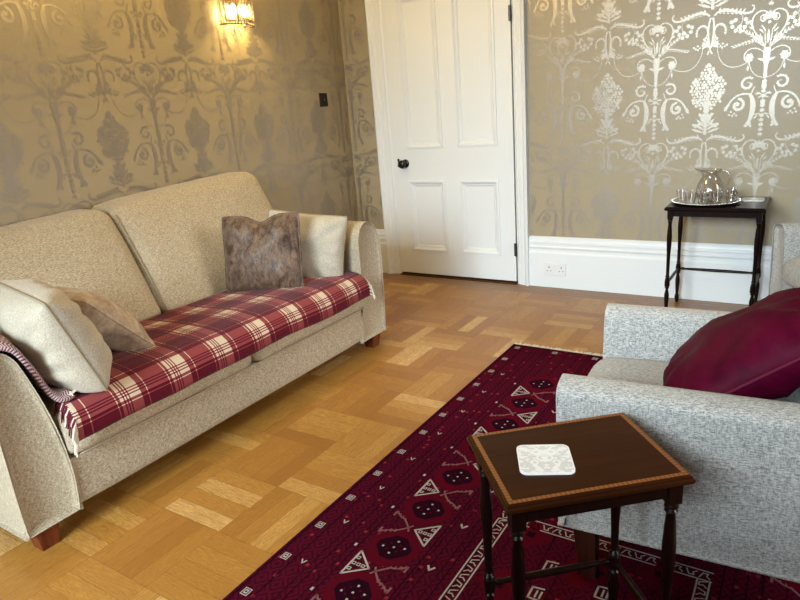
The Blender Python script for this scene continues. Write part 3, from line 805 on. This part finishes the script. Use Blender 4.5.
# ------------------------------------------------------------------ armchairs (front towards local +x)
def armchair(label, loc, rz, group, D=.84, Wd=.70):
    t = thing('armchair', label, 'armchair', loc, rz, group)
    # local: front plane x = 0, y from 0 (one arm) to Wd (other arm); origin given at front corner
    prof0 = [(.018, .176), (.018, .176), (.012, .30), (.006, .42), (.002, .53), (.005, .552), (.020, .566), (.060, .574), (.085, .566), (.101, .542), (.110, .49), (.118, .40), (.122, .28), (.122, .176), (.122, .176)]
    for flip in (0, 1):
        pr = [((Wd-y) if flip else y, z) for y, z in prof0]
        if flip: pr = list(reversed(pr))
        sp = smooth_prof(pr, 4)
        a = MB().extrude_yz(sp, -D, 0, .02, 4).build('armrest', M_chair, t, angle=50)
        ii = [Vector((-.004, p[0], p[1])) for p in sp]; cc = sum(ii, Vector())/len(ii)
        MB().tube([p+(cc-p).normalized()*.006 for p in ii if p.z > .19], .0028, 6).build('piping', M_pipg, a, angle=180)
    softbox(-D+.02, -.015, .11, Wd-.11, .178, .30, .015, n=8).build('base', M_chair, t, angle=60)
    sc = softbox(-D+.20, .015, .122, Wd-.122, .295, .435, .05, (.015, 0, .014), 12, wrinkle=.003).build('seat_cushion', M_chair, t, angle=180)
    def warp(p):
        k = (p.z-.38)/.47; return (p.x-.13*k, p.y, p.z)
    softbox(-D+.12, -D+.30, .12, Wd-.12, .40, .85, .055, (.04, .0, .015), 14, warp, .004).build('back_cushion', M_chair, t, angle=180)
    softbox(-D-.02, -D+.12, .015, Wd-.015, .18, .83, .05, n=8, warp=lambda p: (p.x-.07*max(0, (p.z-.5)), p.y, p.z)).build('back_frame', M_chair, t, angle=60)
    for x, y in ((-.06, .065), (-.06, Wd-.065), (-D+.07, .065), (-D+.07, Wd-.065)):
        foot(t, x, y, .18, M_dfoot, (-.012 if x > -.3 else .0, 0), .030, nm='leg')
    return t
RZ = .0098
armchair('pale woven armchair in the foreground holding the burgundy cushion', (-.525, 2.035, RZ), math.radians(184.5), 'pale grey armchairs')
armchair('pale armchair by the back wall, right of the tray table, mostly cut off', (-.135, 3.455, RZ), math.radians(210), 'pale grey armchairs')

# ------------------------------------------------------------------ rug
def rug():
    X0, X1, Y0, Y1, Z = -1.24, .40, -.48, 2.885, .008
    t = thing('rug', 'dark red patterned wool rug with ivory motifs on the parquet floor', 'rug', (-.42, 1.07, 0))
    ox, oy = -.42, 1.07
    mb = MB(); nx, ny = 8, 20
    mb.box(X0-ox, X1-ox, Y0-oy, Y1-oy, .0005, Z)
    zz = Z+.0004
    def poly(pts, mi, lift=0): mb.add([(x-ox, y-oy, zz+lift) for x, y in pts], [tuple(range(len(pts)))], mi)
    def line(pts, w_, mi, lift=.0003):
        for (x0, y0), (x1, y1) in zip(pts[:-1], pts[1:]):
            d = math.hypot(x1-x0, y1-y0) or 1; nx_, ny_ = -(y1-y0)/d*w_/2, (x1-x0)/d*w_/2
            ex, ey = (x1-x0)/d*w_*.3, (y1-y0)/d*w_*.3
            poly([(x0+nx_-ex, y0+ny_-ey), (x1+nx_+ex, y1+ny_+ey), (x1-nx_+ex, y1-ny_+ey), (x0-nx_-ex, y0-ny_-ey)], mi, lift)
    def rect(x, y, a, b, mi, lift=0): poly([(x-a, y-b), (x+a, y-b), (x+a, y+b), (x-a, y+b)], mi, lift)
    W, Pk, Rd, Dk = 1, 2, 3, 4
    def sq(x, y):
        rect(x, y, .0125, .0135, W); rect(x, y, .0095, .0105, 5, .0003); rect(x, y, .0065, .0075, W, .0006); rect(x, y, .003, .003, Dk, .0009)
    mir = lambda x: 2*ox-x                       # mirror across the rug's long axis
    def side(f):
        # one long border, drawn at mirrored x when f is the mirror
        y = 2.84
        while y > Y0+.05: sq(f(-1.202), y); y -= .1605
        per = .2035; k = 0; y = 2.473
        while y > Y0+.1:
            # red hexagon ground and dark medallion with dots
            poly([(f(-.935+a), y+b) for a, b in ((-.085, 0), (-.06, .062), (0, .088), (.06, .062), (.085, 0), (.06, -.062), (0, -.088), (-.06, -.062))], Rd)
            poly([(f(-.935+a), y+b) for a, b in ((-.055, -.012), (-.055, .012), (-.018, .050), (.018, .050), (.055, .012), (.055, -.012), (.018, -.050), (-.018, -.050))], Dk, .0003)
            for a, b, m_ in ((0, 0, W), (-.03, 0, Rd), (.03, 0, Rd), (0, .027, W), (0, -.027, W), (-.016, .014, Rd), (.016, .014, Rd), (.016, -.014, Rd), (-.016, -.014, Rd), (.033, .008, W), (-.033, -.008, W)):
                rect(f(-.935+a), y+b, .0034, .0034, m_, .0006)
            # gap motif
            gy = y-per/2-.006; s = -1 if k % 2 == 0 else 1        # triangle side
            cx = -.935+s*.045
            tri = [(cx-s*.030, gy-.0), (cx+s*.032, gy+.052), (cx+s*.032, gy-.052)]
            P2 = [(f(a), b) for a, b in tri]; line(P2+[P2[0]], .006, W)
            for a, b in ((.006, 0), (.022, .024), (.022, -.024), (.022, 0), (-.010, 0)): rect(f(cx+s*a), gy+b, .0062, .0062, W, .0006); rect(f(cx+s*a), gy+b, .003, .003, Dk, .0009)
            kx = -.935-s*.008                                      # branch
            for d in (-1, 1):
                pts = [(f(kx), gy), (f(kx-s*.030), gy+d*.030), (f(kx-s*.050), gy+d*.036), (f(kx-s*.075), gy+d*.055)]
                line(pts, .0060, Pk, .0005)
                for q_ in range(4):
                    bx_, by_ = kx-s*(.028+.013*q_), gy+d*(.029+.007*q_); line([(f(bx_), by_-.005), (f(bx_-s*.003), by_+.006)], .0038, Pk, .0007)
                line([(f(kx-s*.075), gy+d*.055), (f(kx-s*.075), gy+d*.034)], .007, Pk, .0005)
                line([(f(kx), gy), (f(kx+s*.008), gy+d*.014)], .006, Pk, .0005)
            for b in (.0,):
                vx, vy = -1.138, y+.03
                line([(f(vx-.009), vy+.008), (f(vx), vy-.006), (f(vx+.006), vy+.009)], .0042, W)
                rect(f(-1.045), y-.04, .004, .006, W)
                line([(f(-.805), y-.02), (f(-.795), y-.035), (f(-.785), y-.02)], .006, W)
            y -= per; k += 1
        # fine dark lines of the borders
        for x, w_ in ((-1.228, .006), (-1.172, .003), (-1.09, .004), (-1.035, .004), (-.835, .004), (-.80, .003), (-.745, .004)):
            line([(f(x), Y0+.01), (f(x), Y1-.01)], w_, Dk, .0001)
    side(lambda x: x); side(mir)
    # guard stripes: ivory double lines with a scroll between
    def guard(x0, y0, x1, y1, wd):
        d = math.hypot(x1-x0, y1-y0); tx, ty = (x1-x0)/d, (y1-y0)/d; nx_, ny_ = -ty, tx
        for s in (-1, 1): line([(x0+nx_*s*wd/2, y0+ny_*s*wd/2), (x1+nx_*s*wd/2, y1+ny_*s*wd/2)], .0045, W)
        n = int(d/.032)
        for i in range(n):
            a = (i+.5)*d/n; s = 1 if i % 2 else -1
            pts = [(-.014, -s*.010), (-.006, s*.009), (.006, s*.009), (.003, -s*.001), (.012, -s*.010)]
            line([(x0+tx*(a+p)+nx_*q, y0+ty*(a+p)+ny_*q) for p, q in pts], .0035, W)
    for yy in (1.545, -.35):
        pass
    xa, xb = -.698, 2*ox+.698
    xa2, xb2 = xa, -.137
    guard(xa, 1.515, xa, Y0+.3, .036); guard(xa-.018, 1.533, xb2+.018, 1.533, .036); guard(xb2, 1.515, xb2, Y0+.3, .030)
    # field: red stepped lozenges and little ivory hooks
    y = 1.40; k = 0
    while y > Y0+.4:
        for cx in (-.60, -.42, -.24):
            o_ = .0 if cx == -.42 else .085
            for st in range(4):
                a = .062-st*.015; b = .016*(st+1)
                rect(cx, y+o_, a, b, Rd, .0001*st)
            rect(cx, y+o_, .012, .012, Dk, .0008)
        for cx, dy in ((-.50, .0), (-.50, -.11), (-.35, -.03), (-.35, -.14)):
            gx, gy = cx, y-.02+dy
            line([(gx-.018, gy+.02), (gx-.018, gy-.02), (gx+.016, gy-.02)], .0055, W); line([(gx-.018, gy+.02), (gx+.012, gy+.024)], .0055, W)
            line([(gx-.002, gy+.012), (gx-.002, gy-.012)], .005, W); line([(gx+.010, gy+.012), (gx+.010, gy-.012)], .005, W)
        y -= .23
    # end border, far side: squares and fine cross lines
    x = -1.002
    while x < X1-.05: sq(x, 2.842); x += .20
    for yy in (2.862, 2.80): line([(X0+.02, yy), (X1-.02, yy)], .004, Dk, .0001)
    body = mb.build('pile', [M_rug, M_rugw, M_rugp, M_rugr, M_rugd, M_rug], t, smooth=False)
    fr = MB(); rnd = random.Random(4)
    for ys, sg in ((Y1, 1), (Y0, -1)):
        x = X0+.004
        while x < X1-.003:
            l = rnd.uniform(.026, .040); dx = rnd.uniform(-.007, .007)
            fr.tube([(x-ox, ys-oy-.002*sg, .006), (x+dx*.5-ox, ys-oy+sg*l*.5, .004), (x+dx-ox, ys-oy+sg*l, .0025)], [.0030, .0028, .0022], 5)
            x += .0055
    f_ = fr.build('fringe', M_fringe, t); f_['kind'] = 'stuff'; f_['label'] = 'short cream cotton fringe'
rug()

# ------------------------------------------------------------------ nest-of-tables style side tables
def side_table(label, loc, rz, w_, d_, h_, group, inlay, open_front=-1, z0=0):
    t = thing('side_table', label, 'side table', loc, rz, group)
    hx, hy = w_/2, d_/2; th = .016
    top = MB()
    lv = [(0, h_-th-.004, .006), (0, h_-th, .001), (0, h_-th+.003, .0), (0, h_-.008, .0), (0, h_-.006, .0035), (0, h_-.002, .0035), (0, h_, .0075)]
    vs = []
    for _, z, ins in lv:
        for a, b in ((-1, -1), (1, -1), (1, 1), (-1, 1)): vs.append((a*(hx-ins), b*(hy-ins), z))
    fs = [(4*i+k, 4*i+(k+1) % 4, 4*i+4+(k+1) % 4, 4*i+4+k) for i in range(len(lv)-1) for k in range(4)]
    k = 4*(len(lv)-1); fs += [(k, k+1, k+2, k+3), (3, 2, 1, 0)]
    top.add(vs, fs); tp = top.build('tabletop', M_mahogtop if inlay else M_mahog, t, smooth=False)
    if inlay:
        i0, i1 = .0085, .0175; z = h_+.0004; m = MB()
        o_ = [(-hx+i0, -hy+i0), (hx-i0, -hy+i0), (hx-i0, hy-i0), (-hx+i0, hy-i0)]; q_ = [(-hx+i1, -hy+i1), (hx-i1, -hy+i1), (hx-i1, hy-i1), (-hx+i1, hy-i1)]
        for i in range(4):
            j = (i+1) % 4; L = math.hypot(o_[i][0]-o_[j][0], o_[i][1]-o_[j][1])
            m.add([(*o_[i], z), (*o_[j], z), (*q_[j], z), (*q_[i], z)], [(0, 1, 2, 3)], 0, [(0, 0), (L, 0), (L-i1+i0, .01), (i1-i0, .01)])
        il = m.build('inlay_band', M_inlay, tp, smooth=False); il['label'] = 'golden satinwood crossbanding'
    # frieze
    ins = .022
    for a in (0, 1, 2, 3):
        m = MB()
        if a == 0: m.box(-hx+ins+.02, hx-ins-.02, -hy+ins-.004, -hy+ins+.008, h_-.052, h_-th-.003)
        if a == 1: m.box(-hx+ins+.02, hx-ins-.02, hy-ins-.008, hy-ins+.004, h_-.052, h_-th-.003)
        if a == 2: m.box(-hx+ins-.004, -hx+ins+.008, -hy+ins+.02, hy-ins-.02, h_-.052, h_-th-.003)
        if a == 3: m.box(hx-ins-.008, hx-ins+.004, -hy+ins+.02, hy-ins-.02, h_-.052, h_-th-.003)
        m.build('apron', M_mahog, t, smooth=False, bevel=.0015)
    # turned legs
    S = h_/.565
    for a in (-1, 1):
        for b in (-1, 1):
            cx, cy = a*(hx-ins-.006), b*(hy-ins-.006)
            m = MB(); m.box(cx-.0135, cx+.0135, cy-.0135, cy+.0135, h_-.066, h_-th-.002)
            zt = h_-.066; zb = .185*S
            pr = [(.008, zt+.001), (.0125, zt-.006), (.0135, zt-.011), (.0085, zt-.015), (.0125, zt-.020), (.008, zt-.026), (.0105, zt-.05), (.0135, zt-.10), (.0130, zt-.13), (.0095, zt-.20), (.0085, zb+.045), (.0115, zb+.036), (.0075, zb+.031), (.0130, zb+.023), (.0095, zb+.018), (.0135, zb+.015), (.0135, zb-.018), (.0085, zb-.022), (.0125, zb-.027), (.0075, zb-.032), (.0075, zb-.04), (.0125, zb-.065), (.0125, zb-.085), (.0080, .045*S), (.0115, .035*S), (.0125, .022*S), (.0085, .006), (.0085, 0)]
            m.lathe(list(reversed(pr)), cx, cy, 16); m.build('leg', M_mahog, t, angle=50)
    zb = .185*S; x_ = hx-ins-.006; y_ = hy-ins-.006
    segs = {'-x': [(-x_, -y_), (-x_, y_)], '+x': [(x_, -y_), (x_, y_)], '-y': [(-x_, -y_), (x_, -y_)], '+y': [(-x_, y_), (x_, y_)]}
    for kx, (p, q) in segs.items():
        if kx == open_front: continue
        P_, Q_ = Vector((*p, zb)), Vector((*q, zb)); d = (Q_-P_).normalized(); P_ += d*.012; Q_ -= d*.012
        n = 12; rr = [.0050, .0085, .0055, .0070, .0080, .0085, .0090, .0085, .0080, .0070, .0055, .0085, .0050]
        tt = [0, .04, .07, .12, .25, .38, .5, .62, .75, .88, .93, .96, 1]
        MB().tube([P_.lerp(Q_, a) for a in tt], rr, 10).build('stretcher', M_mahog, t, angle=60)
    return t
side_table('dark mahogany side table with golden inlaid edge standing on the rug in the foreground', (-.349, 1.086, RZ), math.radians(41.5), .360, .268, .565-RZ, 'dark wooden side tables', True, '-x')
side_table('dark turned-leg side table against the back wall, carrying the silver tray', (-.409, 3.725, 0), 0, .470, .385, .63, 'dark wooden side tables', False, '-y')

def shade_blocker():  # unseen cabinet, added to block window light from the near armchair side
    t = thing('shade_blocker', 'unseen oak cabinet added behind the camera to shade the armchair', 'shade_blocker', (.26, -.78, 0))
    MB().box(-1.25, 1.25, -.20, .20, .10, 1.32).build('carcass', M_foot, t, smooth=False, bevel=.004)
    MB().box(-1.28, 1.28, -.22, .22, 1.32, 1.35).build('worktop', M_foot, t, smooth=False, bevel=.004)
    for k in range(4):
        x = -1.23+.62*k; d = MB().box(x, x+.60, .20, .218, .14, 1.28).build('door', M_foot, t, smooth=False, bevel=.003)
        MB().lathe([(.004, 0), (.006, .012), (.013, .02), (.010, .028), (.001, .03)], n=12, cap=False).build('knob', M_brass, d, xf=Matrix.Translation((x+.54, .218, .6)) @ Matrix.Rotation(-PI/2, 4, 'X'))
    for a in (-1.2, 1.2):
        for b in (-.16, .16): foot(t, a, b, .10, M_foot, nm='leg')
shade_blocker()

def coaster(label, loc, rz, s, n_mat, th=.004):
    m = MB(); pts = []
    r = s*.14
    for cx, cy, a0 in ((1, 1, 0), (-1, 1, 90), (-1, -1, 180), (1, -1, 270)):
        for k in range(6):
            a = math.radians(a0+18*k); pts.append((cx*(s/2-r)+r*math.cos(a), cy*(s/2-r)+r*math.sin(a)))
    n = len(pts); vs = [(x, y, 0) for x, y in pts]+[(x, y, th) for x, y in pts]+[(x*.965, y*.965, th+.0004) for x, y in pts]
    fs = [tuple(reversed(range(n)))]+[(i, (i+1) % n, n+(i+1) % n, n+i) for i in range(n)]+[(n+i, n+(i+1) % n, 2*n+(i+1) % n, 2*n+i) for i in range(n)]
    m.add(vs, fs, 0); m.add(vs[2*n:], [tuple(range(n))], 1)
    o = m.build('coaster', [M_coastedge, n_mat], smooth=False); o.location = loc; o.rotation_euler.z = rz
    return tag(o, label, 'coaster', 'white patterned coasters')
coaster('white coaster with faint grey damask pattern on the foreground side table', (-.388, 1.040, .5655), math.radians(27), .104, M_coast)
coaster('white coaster beside the silver tray at the right end of the wall table', (-.252, 3.80, .6305), math.radians(2), .105, M_coast)

# ------------------------------------------------------------------ tray, jug and tumblers
TZ = .6305; TX, TY = -.468, 3.70
def tray():
    m = MB(); m.lathe([(.001, .003), (.135, .003), (.148, .006), (.158, .013), (.166, .014), (.168, .012), (.160, .008), (.150, .0), (.001, .0)], n=64, cap=False)
    o = m.build('tray', M_silver, angle=50); o.location = (TX, TY, TZ)
    # gadrooned rim
    r = MB()
    for k in range(60):
        a = 2*PI*k/60; r.lathe([(.001, .010), (.0032, .0115), (.004, .0135), (.0032, .0158), (.001, .017)], .165*math.cos(a), .165*math.sin(a), 6, cap=False)
    r.build('beaded_rim', M_silver, o)
    return tag(o, 'round silver tray with beaded rim on the wall table', 'tray')
tray()
def jug():
    z = TZ+.0035
    t = thing('glass_jug', 'clear glass water jug in the middle of the silver tray', 'jug', (TX+.012, TY+.045, z))
    pr = [(.001, .0), (.046, .0), (.056, .010), (.070, .035), (.072, .055), (.064, .085), (.050, .112), (.042, .130), (.043, .145), (.052, .165), (.049, .165), (.040, .146), (.039, .130), (.047, .110), (.061, .084), (.068, .055), (.066, .036), (.050, .010), (.001, .008)]
    m = MB(); m.lathe(pr, n=40, cap=False)
    # pour lip
    m.v = [(x-(.030*max(0, (zz-.13)/.035)*max(0, (-x)/.05)**2 if x < 0 else 0), y, zz+(.006*max(0, (zz-.14)/.025)*max(0, -x/.05)**2 if x < 0 else 0)) for x, y, zz in m.v]
    m.build('body', M_glass, t, angle=60)
    MB().tube([(.044, 0, .150), (.062, 0, .160), (.082, 0, .152), (.090, 0, .125), (.086, 0, .095), (.076, 0, .074), (.068, 0, .066)], [.0055]*7, 10).build('handle', M_glass, t, angle=60)
    MB().tube([(.0515*math.cos(a*PI/16)-(.030*max(0, -math.cos(a*PI/16))**2), .0515*math.sin(a*PI/16), .165+.006*max(0, -math.cos(a*PI/16))**2) for a in range(32)], .0018, 6, closed=True).build('rim', M_glass, t)
jug()
def tumbler(label, x, y):
    m = MB(); n = 24
    pr = [(.001, 0), (.020, 0), (.0225, .003), (.0235, .020), (.0290, .066), (.0275, .066), (.0215, .020), (.0200, .010), (.001, .008)]
    m.lathe(pr, n=n, cap=False)
    # cut flutes low on the wall
    vv = []
    for i, (a, b, c) in enumerate(m.v):
        r_i = i//n
        if r_i in (2, 3) and i % 2: a, b = a*.90, b*.90
        vv.append((a, b, c))
    m.v = vv
    o = m.build('tumbler', M_glass, angle=60); o.location = (x, y, TZ+.0035)
    return tag(o, label, 'glass', 'glass tumblers on the silver tray')
for lab, dx, dy in (('small cut glass tumbler at the left edge of the tray', -.118, -.015), ('small cut glass tumbler at the front left of the tray', -.062, -.085),
                    ('small cut glass tumbler at the very front of the tray, below the jug', .000, -.104), ('small cut glass tumbler at the front right of the tray', .062, -.080),
                    ('small cut glass tumbler at the right edge of the tray', .122, -.020), ('small cut glass tumbler at the back right of the tray behind the jug handle', .118, .060)):
    tumbler(lab, TX+dx, TY+dy)

# ------------------------------------------------------------------ plaid throw on the seat
def throw():
    t = thing('plaid_throw', 'burgundy and cream tartan throw spread along the sofa seat', 'throw', (-2.15, 1.70, .44))
    ox, oy, oz = -2.15, 1.70, .44
    path = [(-2.365, .449), (-2.33, .449), (-2.29, .450), (-2.20, .4545), (-2.10, .4565), (-2.00, .4545), (-1.94, .4495), (-1.90, .440), (-1.872, .422), (-1.853, .398), (-1.846, .370), (-1.845, .355), (-1.846, .335)]
    # resample
    P_ = []; L = [0]
    for a, b in zip(path[:-1], path[1:]): L.append(L[-1]+math.hypot(a[0]-b[0], a[1]-b[1]))
    ns, nt = 44, 150
    def at(s):
        for i in range(len(L)-1):
            if s <= L[i+1] or i == len(L)-2:
                k = (s-L[i])/(L[i+1]-L[i]); return (path[i][0]+(path[i+1][0]-path[i][0])*k, path[i][1]+(path[i+1][1]-path[i][1])*k)
    vs = []; uv = []
    ya, yb = .905, 2.474
    for j in range(nt+1):
        y = ya+(yb-ya)*j/nt
        for i in range(ns+1):
            s = L[-1]*i/ns; x, z = at(s)
            q = noise.noise(Vector((x*5, y*4, 3.3)))*.005+noise.noise(Vector((x*13, y*13, 8)))*.0018
            front = max(0, (i/ns-.74)/.26)
            e = .014*front*(math.sin(y*7.0)*.4)
            hem = front*.010*noise.noise(Vector((y*3, 0, 1)))
            drop = 0
            if y < .99: drop = -.010*((.99-y)/.09)*front
            z2 = z+q*(1-front)+.002+hem
            x2 = x+abs(q)*front+e*.35*front
            yy = y+.012*front*math.sin(x*20)*.0
            # left end slants: the near end sags over the cushion corner
            if y < 1.0: yy -= .02*front*(1.0-y)/.1
            vs.append((x2-ox+drop*.0, yy-oy, z2-oz)); uv.append((y, L[-1]-s))
    fs = [(j*(ns+1)+i, j*(ns+1)+i+1, (j+1)*(ns+1)+i+1, (j+1)*(ns+1)+i) for j in range(nt) for i in range(ns)]
    m = MB().add(vs, fs, 0, uv); o = m.build('cloth', M_plaid, t, angle=180)
    s_ = o.modifiers.new('solid', 'SOLIDIFY'); s_.thickness = .005; s_.offset = 1
    rnd = random.Random(9)
    # tassels at the near end
    m = MB(); m2 = MB()
    for k in range(26):
        f = k/25; s = L[-1]*(.70+.30*f); x, z = at(s)
        l = rnd.uniform(.045, .065); y0 = ya-.004-(.02*max(0, (f-.13)))
        tgt = m2 if f > .66 or k % 5 == 0 else m
        pts = [(x-ox+.004, y0+.006-oy, z-oz+.002), (x-ox+.010+rnd.uniform(-.004, .006), y0-.010-oy, z-oz-.012), (x-ox+.014+rnd.uniform(-.006, .008), y0-.018+rnd.uniform(-.01, .008)-oy, z-oz-l*.9)]
        pts[2] = (pts[2][0], pts[2][1], max(pts[2][2], .245-oz))
        tgt.tube(pts, [.0030, .0034, .0022], 6)
    a = m.build('fringe', plain('fringe_burgundy', srgb(92, 12, 32), .95), t); a['label'] = 'twisted burgundy tassels'; a['kind'] = 'stuff'
    b = m2.build('fringe', M_fringe, t); b['label'] = 'twisted cream tassels'; b['kind'] = 'stuff'
    m = MB()
    for k in range(10):
        f = k/9; s = L[-1]*(.72+.26*f); x, z = at(s); l = rnd.uniform(.03, .05)
        m.tube([(x-ox+.004, yb-.004-oy, z-oz+.002), (x-ox+.012, yb+.012-oy, z-oz-.008), (x-ox+.016+rnd.uniform(-.003, .004), yb+.02+rnd.uniform(-.006, .008)-oy, z-oz-l)], [.0026, .0028, .0018], 6)
    c = m.build('fringe', M_fringe, t); c['kind'] = 'stuff'
throw()

# ------------------------------------------------------------------ herringbone blanket over the near arm
def blanket():
    t = thing('folded_blanket', 'purple grey herringbone blanket folded over the nearest sofa arm', 'blanket', (-2.1, .80, .67))
    ox, oy, oz = -2.1, .80, .67
    path = [(.688, .58), (.692, .635), (.72, .672), (.762, .684), (.800, .668), (.828, .62), (.856, .55), (.878, .49), (.900, .462), (.935, .459)]
    ns, nt = 60, 34; n = len(path)
    def cr(k):
        i = min(int(k), n-2); f = k-i
        p0, p1, p2, p3 = [Vector(path[max(0, min(n-1, i+d))]) for d in (-1, 0, 1, 2)]
        return .5*((2*p1)+(-p0+p2)*f+(2*p0-5*p1+4*p2-p3)*f*f+(-p0+3*p1-3*p2+p3)*f**3)
    vs = []; uv = []
    for j in range(nt+1):
        fx = j/nt
        for i in range(ns+1):
            k = i/ns*(n-1); p = cr(k); q = cr(min(n-1, k+.05)); r = cr(max(0, k-.05)); tg = (q-r).normalized(); nn = Vector((-tg.y, tg.x))
            if nn.y < 0 and nn.x < 0: nn = -nn
            x = -2.34+.430*fx+.008*math.sin(k*1.7)
            # soft lengthwise folds that end in a rounded front roll
            env = max(0, 1-fx**7)**.5*min(1, fx*12)**.5
            h = .004+env*(.030+.007*math.sin(fx*PI*3.2+.35*k)+noise.noise(Vector((fx*6, k*.9, 2)))*.007)
            vs.append((x-ox, p.x+nn.x*(h-.016)-oy, p.y+abs(nn.y)*(h-.018)-oz)); uv.append((fx*.43+(.03-h if fx > .9 else 0), i/ns*.46))
    fs = [(j*(ns+1)+i, j*(ns+1)+i+1, (j+1)*(ns+1)+i+1, (j+1)*(ns+1)+i) for j in range(nt) for i in range(ns)]
    o = MB().add(vs, fs, 0, uv).build('cloth', M_herr, t, angle=180)
    s_ = o.modifiers.new('solid', 'SOLIDIFY'); s_.thickness = .012; s_.offset = -1
    m = MB(); rnd = random.Random(2)
    for k in range(22):
        x = -2.02+.115*k/21; l = rnd.uniform(.03, .05)
        m.tube([(x-ox, .925-oy, .462-oz), (x+rnd.uniform(0, .012)-ox, .94+rnd.uniform(-.01, .015)-oy, .468-oz), (x+rnd.uniform(0, .03)-ox, .945+rnd.uniform(-.02, .03)-oy, .462-oz)], [.0028, .0030, .002], 6)
    f = m.build('fringe', M_fringe, t); f['kind'] = 'stuff'; f['label'] = 'knotted cream tassels'
blanket()

# ------------------------------------------------------------------ cushions
cushion('scatter_cushion', 'large cream linen cushion propped on the near sofa arm over the folded blanket', (-2.062, .988, .622), (1, -.16, -.03), (.0, -.34, .94), .46, .36, .23, M_cream, M_pip, pinch=.02, seed=2, power=.42, wr=.010)
cushion('scatter_cushion', 'taupe velvet cushion slumped behind the cream one at the near end of the sofa', (-2.215, 1.20, .590), (1, .10, -.05), (-.05, -.70, .72), .43, .38, .17, M_taupe, M_taupe, pipe=.003, seed=4, wr=.010)
cushion('scatter_cushion', 'crushed brown velvet cushion with a dented top at the far end of the sofa', (-2.185, 2.105, .628), (.88, .47, 0), (-.08, .22, .95), .385, .375, .14, M_velvet, M_velvet, pipe=.006, pinch=.045, dent=.035, seed=6, wr=.008)
cushion('scatter_cushion', 'pale linen cushion behind the brown velvet one, against the far sofa arm', (-2.125, 2.345, .603), (.90, .43, -.15), (.05, .20, .95), .42, .36, .15, M_cream, M_pip, seed=8, wr=.010)
cushion('scatter_cushion', 'burgundy velvet cushion lying in the foreground armchair', (-.085, 1.690, .590), (.10, -.99, .08), (.80, .06, .60), .45, .50, .20, M_burg, M_burgpip, pipe=.004, seed=3, wr=.010)
